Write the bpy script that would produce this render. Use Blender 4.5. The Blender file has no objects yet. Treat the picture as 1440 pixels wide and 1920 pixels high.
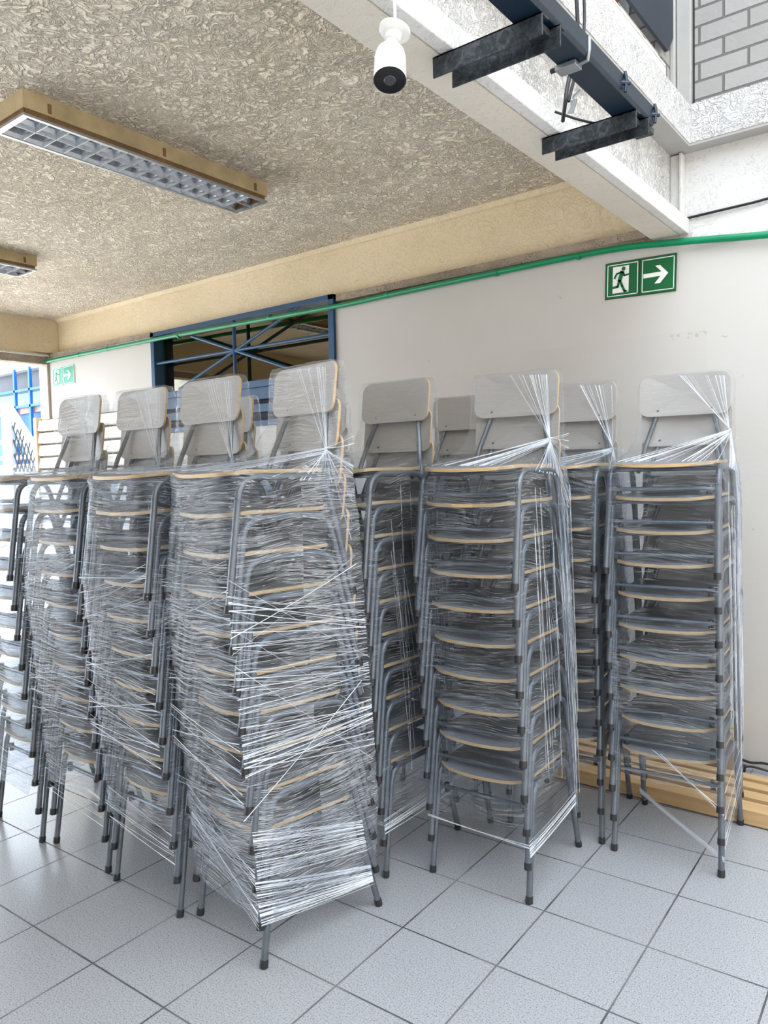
import bpy, math, random
from mathutils import Vector, Matrix, noise

sc = bpy.context.scene
col = sc.collection
PI = math.pi

# ------------------------------------------------------------------ camera
yaw, pitch, roll = math.radians(37.953), math.radians(-3.0315), math.radians(-1.2916)
f = Vector((-math.sin(yaw) * math.cos(pitch), math.cos(yaw) * math.cos(pitch), math.sin(pitch)))
r = Vector((math.cos(yaw), math.sin(yaw), 0))
u = r.cross(f)
r2 = r * math.cos(roll) + u * math.sin(roll)
u2 = -r * math.sin(roll) + u * math.cos(roll)
cam_data = bpy.data.cameras.new('camera')
cam = bpy.data.objects.new('camera', cam_data)
col.objects.link(cam)
cam_data.sensor_fit = 'VERTICAL'
cam_data.sensor_height = 36.0
cam_data.lens = 1421.1 / 1920 * 36
cam_data.clip_start = 0.05
cam.matrix_world = Matrix(((r2.x, u2.x, -f.x, 0), (r2.y, u2.y, -f.y, 0), (r2.z, u2.z, -f.z, 1.43), (0, 0, 0, 1)))
sc.camera = cam

# ------------------------------------------------------------------ light and exposure
world = bpy.data.worlds.new('sky')
sc.world = world
world.use_nodes = True
bg = world.node_tree.nodes['Background']
bg.inputs[0].default_value = (0.80, 0.90, 1.0, 1)
bg.inputs[1].default_value = 3.0
sun_data = bpy.data.lights.new('sun', 'SUN')
sun_data.energy = 8.0
sun_data.angle = math.radians(6)
sun_data.color = (1, 0.95, 0.86)
sun = bpy.data.objects.new('sun', sun_data)
col.objects.link(sun)
sun.rotation_euler = Vector((0.36, 0.20, -1.0)).to_track_quat('-Z', 'Y').to_euler()
sc.view_settings.view_transform = 'Standard'
sc.view_settings.look = 'None'
sc.view_settings.gamma = 1
sc.view_settings.use_curve_mapping = False
# lamp added to brighten the room behind the blue window, no source seen
fill_data = bpy.data.lights.new('room_fill_light', 'POINT')
fill_data.energy = 170
fill_data.shadow_soft_size = 0.15
fill_data.color = (1, 0.86, 0.62)
fill_light = bpy.data.objects.new('room_fill_light', fill_data)
col.objects.link(fill_light)
fill_light.location = (-4.2, 6.2, 1.2)
sc.view_settings.exposure = 1.12
sc.cycles.transparent_max_bounces = 48
sc.cycles.max_bounces = 10
sc.cycles.diffuse_bounces = 6


# ------------------------------------------------------------------ node helpers
class NT:
    def __init__(s, name):
        s.m = bpy.data.materials.new(name)
        s.m.use_nodes = True
        s.t = s.m.node_tree
        s.p = s.t.nodes['Principled BSDF']
        s.out = s.t.nodes['Material Output']

    def n(s, kind, **kw):
        nd = s.t.nodes.new(kind)
        for k, v in kw.items():
            setattr(nd, k, v)
        return nd

    def l(s, a, b):
        s.t.links.new(a, b)

    def val(s, sock, v):
        if hasattr(v, 'links') or isinstance(v, bpy.types.NodeSocket):
            s.l(v, sock)
        else:
            sock.default_value = v

    def math(s, op, a, b=0.0, c=None, clamp=False):
        nd = s.n('ShaderNodeMath', operation=op, use_clamp=clamp)
        s.val(nd.inputs[0], a)
        s.val(nd.inputs[1], b)
        if c is not None:
            s.val(nd.inputs[2], c)
        return nd.outputs[0]

    def coord(s, which='Object'):
        return s.n('ShaderNodeTexCoord').outputs[which]

    def mapping(s, vec, scale=(1, 1, 1), rot=(0, 0, 0), loc=(0, 0, 0)):
        nd = s.n('ShaderNodeMapping')
        s.l(vec, nd.inputs[0])
        nd.inputs['Scale'].default_value = scale
        nd.inputs['Rotation'].default_value = rot
        nd.inputs['Location'].default_value = loc
        return nd.outputs[0]

    def noise(s, vec, scale=5, detail=3, rough=0.5, dist=0.0, out=0):
        nd = s.n('ShaderNodeTexNoise')
        s.l(vec, nd.inputs['Vector'])
        nd.inputs['Scale'].default_value = scale
        nd.inputs['Detail'].default_value = detail
        nd.inputs['Roughness'].default_value = rough
        nd.inputs['Distortion'].default_value = dist
        return nd.outputs[out]

    def ramp(s, fac, stops):
        nd = s.n('ShaderNodeValToRGB')
        el = nd.color_ramp.elements
        while len(el) < len(stops):
            el.new(0.5)
        for e, (p, c) in zip(el, stops):
            e.position = p
            e.color = c if len(c) == 4 else (*c, 1)
        s.l(fac, nd.inputs[0])
        return nd.outputs[0]

    def mix(s, fac, a, b, blend='MIX'):
        nd = s.n('ShaderNodeMix', data_type='RGBA', blend_type=blend)
        s.val(nd.inputs[0], fac)
        for sock, v in ((nd.inputs[6], a), (nd.inputs[7], b)):
            if isinstance(v, tuple):
                sock.default_value = (*v[:3], 1)
            else:
                s.l(v, sock)
        return nd.outputs[2]

    def bump(s, h, strength=0.3, dist=0.01, normal=None):
        nd = s.n('ShaderNodeBump')
        nd.inputs['Strength'].default_value = strength
        nd.inputs['Distance'].default_value = dist
        s.l(h, nd.inputs['Height'])
        if normal is not None:
            s.l(normal, nd.inputs['Normal'])
        return nd.outputs[0]


def simple(name, c, rough=0.5, metal=0.0, var=0.06, vscale=6.0):
    a = NT(name)
    n_ = a.noise(a.coord(), vscale, 4, 0.6)
    dark = tuple(max(0, x * (1 - 2 * var)) for x in c)
    lite = tuple(min(1, x * (1 + var)) for x in c)
    a.l(a.ramp(n_, [(0.3, dark), (0.7, lite)]), a.p.inputs['Base Color'])
    a.p.inputs['Roughness'].default_value = rough
    a.p.inputs['Metallic'].default_value = metal
    return a.m


def stucco(name, c, c2, scale=1.0, strength=0.8, dist=0.01, pits=0.5, warp=0.0):
    """hand-trowelled worm-like plaster"""
    a = NT(name)
    co = a.coord()
    n1 = a.noise(co, 26 * scale, 3, 0.55, 2.2)
    rid = a.math('ABSOLUTE', a.math('SUBTRACT', n1, 0.5))
    rid = a.math('MULTIPLY', rid, 9.0, clamp=True)          # 0 in thin worm grooves
    n2 = a.noise(co, 70 * scale, 2, 0.5, 1.2)
    big = a.noise(co, 1.1, 4, 0.6)
    mid = a.noise(co, 5, 3, 0.6)
    h = a.math('ADD', a.math('MULTIPLY', rid, 0.7), a.math('MULTIPLY', n2, 0.6))
    colr = a.ramp(big, [(0.35, c2), (0.65, c)])
    # pits: darker colour in some of the worm grooves
    pit = a.math('MULTIPLY', a.math('LESS_THAN', rid, 0.24), a.math('GREATER_THAN', a.math('MULTIPLY', n2, mid), 0.255))
    colr = a.mix(a.math('MULTIPLY', pit, pits), colr, tuple(x * 0.35 for x in c2))
    a.l(colr, a.p.inputs['Base Color'])
    a.p.inputs['Roughness'].default_value = 0.85
    a.l(a.bump(h, strength, dist), a.p.inputs['Normal'])
    return a.m


# ------------------------------------------------------------------ materials
M = {}
# floor tiles
a = NT('floor_tile')
co = a.coord()
T = 0.32891
mp = a.mapping(co, scale=(1, 1, 1), rot=(0, 0, -math.radians(1.766)))
off = Matrix.Rotation(-math.radians(1.766), 2) @ Vector((-2.0339, 1.1611))
sep = a.n('ShaderNodeSeparateXYZ')
a.l(mp, sep.inputs[0])
tx = a.math('DIVIDE', a.math('SUBTRACT', sep.outputs[0], off.x), T)
ty = a.math('DIVIDE', a.math('SUBTRACT', sep.outputs[1], off.y), T)
ex = a.math('SUBTRACT', 0.5, a.math('ABSOLUTE', a.math('SUBTRACT', a.math('FRACT', tx), 0.5)))
ey = a.math('SUBTRACT', 0.5, a.math('ABSOLUTE', a.math('SUBTRACT', a.math('FRACT', ty), 0.5)))
wob = a.math('MULTIPLY', a.noise(co, 9, 3, 0.6), 0.006)
edge = a.math('MINIMUM', ex, ey)
grout = a.math('LESS_THAN', a.math('ADD', edge, wob), 0.0115)
cmb = a.n('ShaderNodeCombineXYZ')
a.l(a.math('FLOOR', tx), cmb.inputs[0])
a.l(a.math('FLOOR', ty), cmb.inputs[1])
wn = a.n('ShaderNodeTexWhiteNoise')
a.l(cmb.outputs[0], wn.inputs[0])
base = a.ramp(a.noise(co, 230, 2, 0.7), [(0.34, (0.14, 0.15, 0.17)), (0.46, (0.345, 0.35, 0.37)), (0.75, (0.46, 0.465, 0.485))])
spk = a.math('GREATER_THAN', a.noise(co, 150, 1, 0.5), 0.70)
base = a.mix(a.math('MULTIPLY', spk, 0.5), base, (0.16, 0.17, 0.19))
big = a.noise(co, 1.6, 3, 0.5)
base = a.mix(a.math('MULTIPLY', big, 0.22), base, (0.37, 0.365, 0.36))
tint = a.mix(wn.outputs[0], (0.97, 0.97, 0.97), (1.0, 1.0, 1.0))
base = a.mix(1.0, base, tint, 'MULTIPLY')
a.l(a.mix(grout, base, a.ramp(a.noise(co, 3, 2), [(0.4, (0.05, 0.052, 0.06)), (0.6, (0.16, 0.16, 0.165))])), a.p.inputs['Base Color'])
a.l(a.math('ADD', a.math('MULTIPLY', grout, 0.4), a.math('ADD', 0.16, a.math('MULTIPLY', big, 0.16))), a.p.inputs['Roughness'])
hh = a.math('ADD', a.math('MULTIPLY', a.math('SUBTRACT', 1.0, grout), 1.0), a.math('MULTIPLY', a.noise(co, 160, 2, 0.5), 0.10))
a.l(a.bump(hh, 0.45, 0.003), a.p.inputs['Normal'])
M['floor'] = a.m

# painted wall with scuffs
a = NT('painted_wall')
co = a.coord()
n1 = a.noise(co, 0.55, 4, 0.6)
c_ = a.ramp(n1, [(0.35, (0.50, 0.475, 0.44)), (0.65, (0.55, 0.53, 0.505))])
dirt = a.math('GREATER_THAN', a.noise(co, 22, 3, 0.7, 0.6), 0.735)
c_ = a.mix(a.math('MULTIPLY', dirt, 0.55), c_, (0.28, 0.24, 0.20))
scr = a.math('GREATER_THAN', a.noise(a.mapping(co, scale=(1, 1, 5), rot=(0, 0.5, 0)), 7, 3, 0.7, 1.5), 0.76)
c_ = a.mix(a.math('MULTIPLY', scr, 0.4), c_, (0.42, 0.38, 0.33))
sp = a.n('ShaderNodeSeparateXYZ')
a.l(co, sp.inputs[0])
# repainted rectangles with their own slightly greyer paint
def rect(x0, x1, z0, z1):
    q = a.math('MULTIPLY', a.math('GREATER_THAN', sp.outputs[0], x0), a.math('LESS_THAN', sp.outputs[0], x1))
    q2 = a.math('MULTIPLY', a.math('GREATER_THAN', sp.outputs[2], z0), a.math('LESS_THAN', sp.outputs[2], z1))
    return a.math('MULTIPLY', q, q2)
c_ = a.mix(a.math('MULTIPLY', rect(-1.98, -1.005, 0.3, 2.07), 0.35), c_, (0.50, 0.48, 0.465))
c_ = a.mix(a.math('MULTIPLY', rect(-3.2, -2.1, 0.3, 2.0), 0.35), c_, (0.49, 0.455, 0.41))
c_ = a.mix(a.math('MULTIPLY', rect(-1.19, -1.006, 2.035, 2.06), a.math('GREATER_THAN', a.noise(co, 30, 3, 0.6), 0.54)), c_, (0.44, 0.39, 0.34))
a.l(c_, a.p.inputs['Base Color'])
a.p.inputs['Roughness'].default_value = 0.6
a.l(a.bump(a.noise(co, 35, 4, 0.6), 0.12, 0.006), a.p.inputs['Normal'])
M['wall'] = a.m

M['ceiling'] = stucco('ceiling_plaster', (0.91, 0.81, 0.67), (0.85, 0.74, 0.58), 0.62, 1.0, 0.024, 0.5)
M['cream'] = stucco('cream_beam_paint', (0.74, 0.62, 0.43), (0.68, 0.56, 0.37), 0.55, 0.4, 0.008, 0.2)
M['greyflange'] = stucco('grey_beam_paint', (0.66, 0.61, 0.53), (0.58, 0.53, 0.45), 0.6, 0.22, 0.006, 0.15)
M['white_rough'] = stucco('white_trowelled_plaster', (0.74, 0.73, 0.72), (0.68, 0.665, 0.65), 0.9, 0.8, 0.013, 0.6)
M['white_paint'] = stucco('white_beam_paint', (0.66, 0.65, 0.635), (0.59, 0.575, 0.55), 0.5, 0.25, 0.006, 0.22)
M['soffit'] = simple('grey_soffit_paint', (0.40, 0.385, 0.365), 0.7, 0, 0.05, 3)
M['brown_trim'] = simple('taupe_post_paint', (0.42, 0.35, 0.29), 0.6)
M['lip_brown'] = stucco('stained_ledge', (0.46, 0.38, 0.30), (0.30, 0.24, 0.18), 0.9, 0.6, 0.01, 0.8)

# painted brick
a = NT('painted_brick')
co = a.coord()
br = a.n('ShaderNodeTexBrick')
sp = a.n('ShaderNodeSeparateXYZ'); a.l(co, sp.inputs[0])
cb = a.n('ShaderNodeCombineXYZ')
a.l(a.math('ADD', sp.outputs[0], a.math('MULTIPLY', sp.outputs[1], 1.0)), cb.inputs[0]); a.l(sp.outputs[2], cb.inputs[1])
a.l(cb.outputs[0], br.inputs['Vector'])
br.inputs['Scale'].default_value = 1.0
br.inputs['Brick Width'].default_value = 0.21
br.inputs['Row Height'].default_value = 0.082
br.inputs['Mortar Size'].default_value = 0.006
br.inputs['Mortar Smooth'].default_value = 0.3
br.inputs['Color1'].default_value = (0.33, 0.315, 0.30, 1)
br.inputs['Color2'].default_value = (0.30, 0.285, 0.27, 1)
br.inputs['Mortar'].default_value = (0.13, 0.12, 0.11, 1)
a.l(br.outputs['Color'], a.p.inputs['Base Color'])
a.p.inputs['Roughness'].default_value = 0.7
a.l(a.bump(a.math('ADD', a.math('MULTIPLY', br.outputs['Fac'], -1.0), a.math('MULTIPLY', a.noise(co, 40, 3), 0.3)), 0.9, 0.008), a.p.inputs['Normal'])
M['brick'] = a.m

# tube paint, laminate, plywood
a = NT('grey_tube_paint')
a.l(a.ramp(a.noise(a.coord(), 30, 3), [(0.3, (0.125, 0.143, 0.165)), (0.7, (0.165, 0.185, 0.21))]), a.p.inputs['Base Color'])
a.p.inputs['Metallic'].default_value = 0.55
a.p.inputs['Roughness'].default_value = 0.33
M['tube'] = a.m
a = NT('grey_laminate')
co = a.coord()
a.l(a.ramp(a.noise(a.mapping(co, scale=(3, 40, 40)), 3, 4, 0.6), [(0.3, (0.40, 0.375, 0.35)), (0.7, (0.43, 0.405, 0.38))]), a.p.inputs['Base Color'])
a.p.inputs['Roughness'].default_value = 0.38
M['laminate'] = a.m
M['seat_top'] = simple('blue_grey_shaded_seat', (0.285, 0.292, 0.305), 0.34, 0, 0.05, 25)  # laminate darkened to put the shade inside the stacks into the seat colour
a = NT('plywood_edge')
co = a.coord()
a.l(a.ramp(a.noise(a.mapping(co, scale=(4, 4, 260)), 4, 2, 0.5), [(0.35, (0.46, 0.29, 0.13)), (0.65, (0.66, 0.47, 0.26))]), a.p.inputs['Base Color'])
a.p.inputs['Roughness'].default_value = 0.5
M['ply'] = a.m
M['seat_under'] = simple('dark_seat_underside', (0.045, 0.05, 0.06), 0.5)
M['rubber'] = simple('black_rubber', (0.015, 0.015, 0.017), 0.45)
M['screw'] = simple('screw_steel', (0.25, 0.24, 0.23), 0.35, 0.9)

# pine timber
a = NT('pine_timber')
co = a.coord()
g = a.noise(a.mapping(co, scale=(1.2, 22, 22)), 3, 5, 0.65, 0.8)
c_ = a.ramp(g, [(0.25, (0.40, 0.25, 0.115)), (0.5, (0.50, 0.325, 0.155)), (0.75, (0.56, 0.385, 0.20))])
k = a.math('GREATER_THAN', a.noise(a.mapping(co, scale=(4, 9, 9)), 2, 1), 0.74)
c_ = a.mix(a.math('MULTIPLY', k, 0.6), c_, (0.22, 0.11, 0.05))
a.l(c_, a.p.inputs['Base Color'])
a.p.inputs['Roughness'].default_value = 0.65
a.l(a.bump(g, 0.25, 0.004), a.p.inputs['Normal'])
M['pine'] = a.m
M['pine_dark'] = simple('weathered_timber', (0.26, 0.15, 0.075), 0.75, 0, 0.25, 12)

M['navy'] = simple('navy_window_paint', (0.002, 0.052, 0.135), 0.5, 0, 0.1, 5)
M['navy_dark'] = simple('dark_navy_cloth', (0.003, 0.006, 0.02), 0.7)
M['rail_blue'] = simple('deep_blue_rail_paint', (0.004, 0.016, 0.034), 0.42, 0.1, 0.12, 8)
a = NT('galvanised_steel')
co = a.coord()
gv = a.noise(a.mapping(co, scale=(1, 1, 1)), 38, 4, 0.7, 1.5)
a.l(a.ramp(gv, [(0.42, (0.030, 0.036, 0.042)), (0.62, (0.07, 0.08, 0.088)), (0.8, (0.22, 0.23, 0.24))]), a.p.inputs['Base Color'])
a.p.inputs['Metallic'].default_value = 0.6
a.p.inputs['Roughness'].default_value = 0.42
M['galv'] = a.m
M['clip'] = simple('zinc_clip', (0.40, 0.42, 0.44), 0.35, 0.8)
M['cable'] = simple('black_cable', (0.012, 0.012, 0.014), 0.5)
M['green_pipe'] = simple('green_pipe_paint', (0.0, 0.21, 0.088), 0.35, 0, 0.08, 5)
M['sign_green'] = simple('sign_green', (0.0, 0.115, 0.03), 0.4, 0, 0.03, 5)
M['sign_green_light'] = simple('faded_sign_green', (0.0, 0.27, 0.14), 0.4, 0, 0.03, 5)
M['sign_dark'] = simple('sign_dark_border', (0.005, 0.06, 0.02), 0.4, 0, 0.03, 5)
M['sign_white'] = simple('sign_white', (0.86, 0.88, 0.86), 0.4, 0, 0.02, 5)
M['cctv_white'] = simple('white_plastic', (0.82, 0.81, 0.78), 0.3, 0, 0.02, 5)
M['lens_black'] = simple('lens_black', (0.006, 0.006, 0.007), 0.3, 0, 0.02, 5)
M['lens_ring'] = simple('lens_grey', (0.05, 0.05, 0.055), 0.25, 0, 0.02, 5)
M['fixture_cream'] = simple('yellowed_fixture_enamel', (0.50, 0.39, 0.22), 0.5, 0, 0.15, 7)
M['fixture_brown'] = simple('stained_fixture_edge', (0.22, 0.125, 0.05), 0.6, 0, 0.2, 7)
a = NT('brushed_louver')
a.p.inputs['Base Color'].default_value = (0.46, 0.48, 0.51, 1)
a.p.inputs['Metallic'].default_value = 0.85
a.l(a.math('ADD', 0.22, a.math('MULTIPLY', a.noise(a.coord(), 14, 2), 0.12)), a.p.inputs['Roughness'])
M['louver'] = a.m
M['tube_lamp'] = simple('unlit_lamp_tube', (0.85, 0.85, 0.84), 0.25, 0, 0.01, 5)
M['slat_cream'] = simple('cream_slat_paint', (0.78, 0.72, 0.62), 0.5, 0, 0.05, 4)
M['slat_gap'] = simple('dark_gap', (0.10, 0.085, 0.07), 0.8)
M['room_brown'] = simple('brown_room_ceiling', (0.30, 0.215, 0.10), 0.8, 0, 0.2, 2)
M['room_beam'] = simple('brown_room_beam', (0.13, 0.075, 0.03), 0.7, 0, 0.2, 4)
M['room_pale'] = simple('pale_reflection_board', (0.75, 0.77, 0.80), 0.7)
M['sky_blue'] = simple('bright_blue_paint', (0.008, 0.10, 0.36), 0.5, 0, 0.05, 1)
M['mid_blue'] = simple('mid_blue_paint', (0.03, 0.12, 0.32), 0.5, 0, 0.08, 1)
M['pale_blue'] = simple('pale_blue_paint', (0.20, 0.34, 0.44), 0.5, 0, 0.08, 1)
M['grey_panel'] = simple('grey_window_panel', (0.07, 0.075, 0.09), 0.5, 0, 0.2, 1)
M['out_white'] = simple('white_outdoor_paint', (0.42, 0.44, 0.46), 0.55, 0, 0.03, 2)
M['roof_reflection_red'] = simple('terracotta_roof_reflection', (0.36, 0.25, 0.21), 0.7, 0, 0.2, 2)
M['mesh_dark'] = simple('dark_mesh_wire', (0.012, 0.02, 0.035), 0.6)
M['concrete'] = simple('outdoor_concrete', (0.55, 0.55, 0.55), 0.8, 0, 0.1, 1)
M['navy_panel'] = simple('slate_blue_panel', (0.018, 0.026, 0.042), 0.5, 0, 0.1, 1)
M['rust'] = simple('rusty_bracket', (0.13, 0.035, 0.012), 0.8, 0, 0.3, 20)

a = NT('window_glass')
gl = a.n('ShaderNodeBsdfGlossy'); gl.inputs['Roughness'].default_value = 0.03
tr = a.n('ShaderNodeBsdfTransparent'); tr.inputs[0].default_value = (0.62, 0.60, 0.52, 1)
fr = a.n('ShaderNodeFresnel'); fr.inputs[0].default_value = 1.5
ms = a.n('ShaderNodeMixShader')
gl.inputs[0].default_value = (1.0, 0.88, 0.66, 1)
a.l(a.math('ADD', a.math('MULTIPLY', fr.outputs[0], 1.0), 0.10), ms.inputs[0]); a.l(tr.outputs[0], ms.inputs[1]); a.l(gl.outputs[0], ms.inputs[2])
a.l(ms.outputs[0], a.out.inputs[0])
M['glass'] = a.m


def film(name, heavy, seed):
    """clear stretch film: bare film is nearly invisible, gathered creases scatter white.
    The film mesh carries UV in metres (u around the stack, v up)."""
    a = NT(name)
    uv = a.coord('UV')
    loc = (seed * 3.7, seed * 1.9, seed)
    warp = a.n('ShaderNodeVectorMath', operation='ADD')
    wv = a.n('ShaderNodeTexNoise'); wv.inputs['Scale'].default_value = 2.2; wv.inputs['Detail'].default_value = 2
    a.l(a.mapping(uv, loc=loc), wv.inputs['Vector'])
    sc_ = a.n('ShaderNodeVectorMath', operation='SCALE'); sc_.inputs['Scale'].default_value = 0.14
    a.l(wv.outputs['Color'], sc_.inputs[0])
    a.l(uv, warp.inputs[0]); a.l(sc_.outputs[0], warp.inputs[1])
    W = warp.outputs[0]

    def lines(rot, sx, sy, width, thr, mscale, o, bscale=1.0):
        q = a.mapping(W, scale=(sx, sy, 1), rot=(0, 0, rot), loc=(loc[0] + o, loc[1] - o, 0))
        n_ = a.noise(q, 1.0 * bscale, 2.5, 0.6)
        d = a.math('ABSOLUTE', a.math('SUBTRACT', n_, 0.5))
        ln = a.math('SUBTRACT', 1.0, a.math('DIVIDE', d, width), clamp=True)
        m_ = a.noise(a.mapping(uv, scale=(1, 1, 1), loc=(o * 5, loc[0], 0)), mscale, 2, 0.5)
        m_ = a.math('MULTIPLY', a.math('SUBTRACT', m_, thr + (0.035 if heavy < 0.44 else 0.0)), 7.0, clamp=True)
        return a.math('MULTIPLY', ln, m_), n_
    fam = [(0.10, 2.5, 120, 0.022, 0.40, 4.0, 1.0), (-0.35, 3, 100, 0.020, 0.43, 3.0, 2.3),
           (0.62, 3, 95, 0.020, 0.46, 3.5, 4.1), (1.45, 2.5, 120, 0.020, 0.44, 2.6, 5.7), (-1.1, 3, 100, 0.020, 0.47, 3.0, 7.7)]
    tot = None
    hs = None
    for fm in fam:
        ln, n_ = lines(*fm)
        tot = ln if tot is None else a.math('MAXIMUM', tot, ln)
        hs = n_ if hs is None else a.math('ADD', hs, n_)
    patch = a.noise(a.mapping(uv, loc=loc), 5.0, 3, 0.6)
    patch = a.math('MULTIPLY', a.math('SUBTRACT', patch, 0.52), 2.2, clamp=True)
    alpha = a.math('ADD', a.math('MULTIPLY', tot, heavy), a.math('MULTIPLY', patch, heavy * 0.16))
    # fewer turns of film round the backrests than round the seats
    spv = a.n('ShaderNodeSeparateXYZ')
    a.l(uv, spv.inputs[0])
    lay = a.math('SUBTRACT', 1.0, a.math('MULTIPLY', a.math('SUBTRACT', spv.outputs[1], 1.43), 12.0, clamp=True))
    alpha = a.math('MULTIPLY', alpha, a.math('ADD', 0.42, a.math('MULTIPLY', lay, 0.58)))
    alpha = a.math('ADD', alpha, 0.008 + 0.02 * heavy, clamp=True)
    a.p.inputs['Base Color'].default_value = (0.93, 0.96, 1.0, 1)
    a.p.inputs['Roughness'].default_value = 0.22
    a.p.inputs['IOR'].default_value = 1.5
    bp = a.bump(hs, 0.35, 0.012)
    a.l(bp, a.p.inputs['Normal'])
    tl = a.n('ShaderNodeBsdfTranslucent'); tl.inputs[0].default_value = (0.90, 0.94, 1.0, 1)
    body = a.n('ShaderNodeMixShader'); body.inputs[0].default_value = 0.4
    a.l(a.p.outputs[0], body.inputs[1]); a.l(tl.outputs[0], body.inputs[2])
    tr = a.n('ShaderNodeBsdfTransparent'); tr.inputs[0].default_value = (0.84, 0.875, 0.92, 1)
    a.l(a.mix(lay, (0.97, 0.98, 0.99), (0.83, 0.865, 0.915)), tr.inputs[0])
    gl = a.n('ShaderNodeBsdfGlossy'); gl.inputs['Roughness'].default_value = 0.16
    a.l(bp, gl.inputs['Normal'])
    fr = a.n('ShaderNodeFresnel'); fr.inputs[0].default_value = 1.28
    clear = a.n('ShaderNodeMixShader')
    a.l(a.math('MINIMUM', fr.outputs[0], 0.16), clear.inputs[0]); a.l(tr.outputs[0], clear.inputs[1]); a.l(gl.outputs[0], clear.inputs[2])
    ms = a.n('ShaderNodeMixShader')
    a.l(alpha, ms.inputs[0]); a.l(clear.outputs[0], ms.inputs[1]); a.l(body.outputs[0], ms.inputs[2])
    a.l(ms.outputs[0], a.out.inputs[0])
    return a.m


a = NT('film_strand')
a.p.inputs['Base Color'].default_value = (0.88, 0.92, 0.97, 1)
a.p.inputs['Roughness'].default_value = 0.2
tr = a.n('ShaderNodeBsdfTransparent')
ms = a.n('ShaderNodeMixShader'); ms.inputs[0].default_value = 0.62
a.l(tr.outputs[0], ms.inputs[1]); a.l(a.p.outputs[0], ms.inputs[2]); a.l(ms.outputs[0], a.out.inputs[0])
M['strand'] = a.m


# ------------------------------------------------------------------ mesh helpers
class MB:
    def __init__(s):
        s.v, s.f, s.mi, s.uv = [], [], [], None

    def add(s, vs, fs, mi=0):
        b = len(s.v)
        s.v += [tuple(p) for p in vs]
        s.f += [tuple(b + i for i in fc) for fc in fs]
        s.mi += [mi] * len(fs)
        return s

    def box(s, x0, x1, y0, y1, z0, z1, mi=0):
        vs = [(x, y, z) for z in (z0, z1) for y in (y0, y1) for x in (x0, x1)]
        return s.add(vs, [(0, 2, 3, 1), (4, 5, 7, 6), (0, 1, 5, 4), (2, 6, 7, 3), (0, 4, 6, 2), (1, 3, 7, 5)], mi)

    def prism(s, pts, d, mi=0):
        """pts: 3D polygon, extruded along vector d"""
        n = len(pts)
        d = Vector(d)
        vs = [Vector(p) for p in pts] + [Vector(p) + d for p in pts]
        fs = [tuple(range(n)), tuple(range(2 * n - 1, n - 1, -1))] + [(i, i + n, (i + 1) % n + n, (i + 1) % n) for i in range(n)]
        return s.add(vs, fs, mi)

    def tube(s, path, rad, n=10, cap=True, mi=0):
        path = [Vector(p) for p in path]
        rads = rad if isinstance(rad, (list, tuple)) else [rad] * len(path)
        vs, fs = [], []
        ref = None
        for i, p in enumerate(path):
            t = (path[min(i + 1, len(path) - 1)] - path[max(i - 1, 0)]).normalized()
            if ref is None:
                ref = Vector((0, 0, 1)) if abs(t.z) < 0.9 else Vector((1, 0, 0))
            a_ = t.cross(ref).normalized()
            b_ = a_.cross(t).normalized()
            ref = b_
            for k_ in range(n):
                an = 2 * PI * k_ / n
                vs.append(p + (a_ * math.cos(an) + b_ * math.sin(an)) * rads[i])
        for i in range(len(path) - 1):
            for k_ in range(n):
                k2 = (k_ + 1) % n
                fs.append((i * n + k_, i * n + k2, (i + 1) * n + k2, (i + 1) * n + k_))
        if cap:
            fs.append(tuple(range(n - 1, -1, -1)))
            fs.append(tuple((len(path) - 1) * n + k_ for k_ in range(n)))
        return s.add(vs, fs, mi)

    def build(s, name, mats, parent=None, smooth=True, bevel=0.0):
        me = bpy.data.meshes.new(name)
        me.from_pydata(s.v, [], s.f)
        if not isinstance(mats, (list, tuple)):
            mats = [mats]
        for m_ in mats:
            me.materials.append(m_)
        for p, i in zip(me.polygons, s.mi):
            p.material_index = i
            p.use_smooth = smooth
        me.update()
        if smooth:
            try:
                me.set_sharp_from_angle(angle=math.radians(40))
            except Exception:
                pass
        o = bpy.data.objects.new(name, me)
        col.objects.link(o)
        if parent is not None:
            o.parent = parent
        if bevel > 0:
            md = o.modifiers.new('bevel', 'BEVEL')
            md.width = bevel
            md.segments = 2
            md.limit_method = 'ANGLE'
        return o


def tag(o, label=None, cat=None, group=None, kind=None):
    if label: o['label'] = label
    if cat: o['category'] = cat
    if group: o['group'] = group
    if kind: o['kind'] = kind
    return o


def empty(name, loc=(0, 0, 0), rz=0.0):
    o = bpy.data.objects.new(name, None)
    o.empty_display_size = 0.1
    col.objects.link(o)
    o.location = loc
    o.rotation_euler = (0, 0, rz)
    return o


def struct(name, mb, mats, label=None, smooth=False, bevel=0.0):
    o = mb.build(name, mats, None, smooth, bevel)
    o['kind'] = 'structure'
    if label: o['label'] = label
    return o


def arc(c, r_, a0, a1, n, f3):
    return [f3(c[0] + r_ * math.cos(a0 + (a1 - a0) * i / n), c[1] + r_ * math.sin(a0 + (a1 - a0) * i / n)) for i in range(n + 1)]


def round_rect(x0, x1, y0, y1, r_, n=6):
    pts = []
    for cx, cy, a0 in ((x1 - r_, y1 - r_, 0), (x0 + r_, y1 - r_, PI / 2), (x0 + r_, y0 + r_, PI), (x1 - r_, y0 + r_, 1.5 * PI)):
        pts += [(cx + r_ * math.cos(a0 + PI / 2 * i / n), cy + r_ * math.sin(a0 + PI / 2 * i / n)) for i in range(n + 1)]
    return pts


# ------------------------------------------------------------------ the setting
WY = 3.79
struct('floor', MB().box(-7.3, 4.0, -6.0, 6.8, -0.1, 0), M['floor'], 'grey speckled floor tiles with dark grout lines')
struct('ground', MB().box(-60, -7.3, -30, 60, -0.16, -0.02), M['concrete'], 'pale concrete ground outside')

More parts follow.
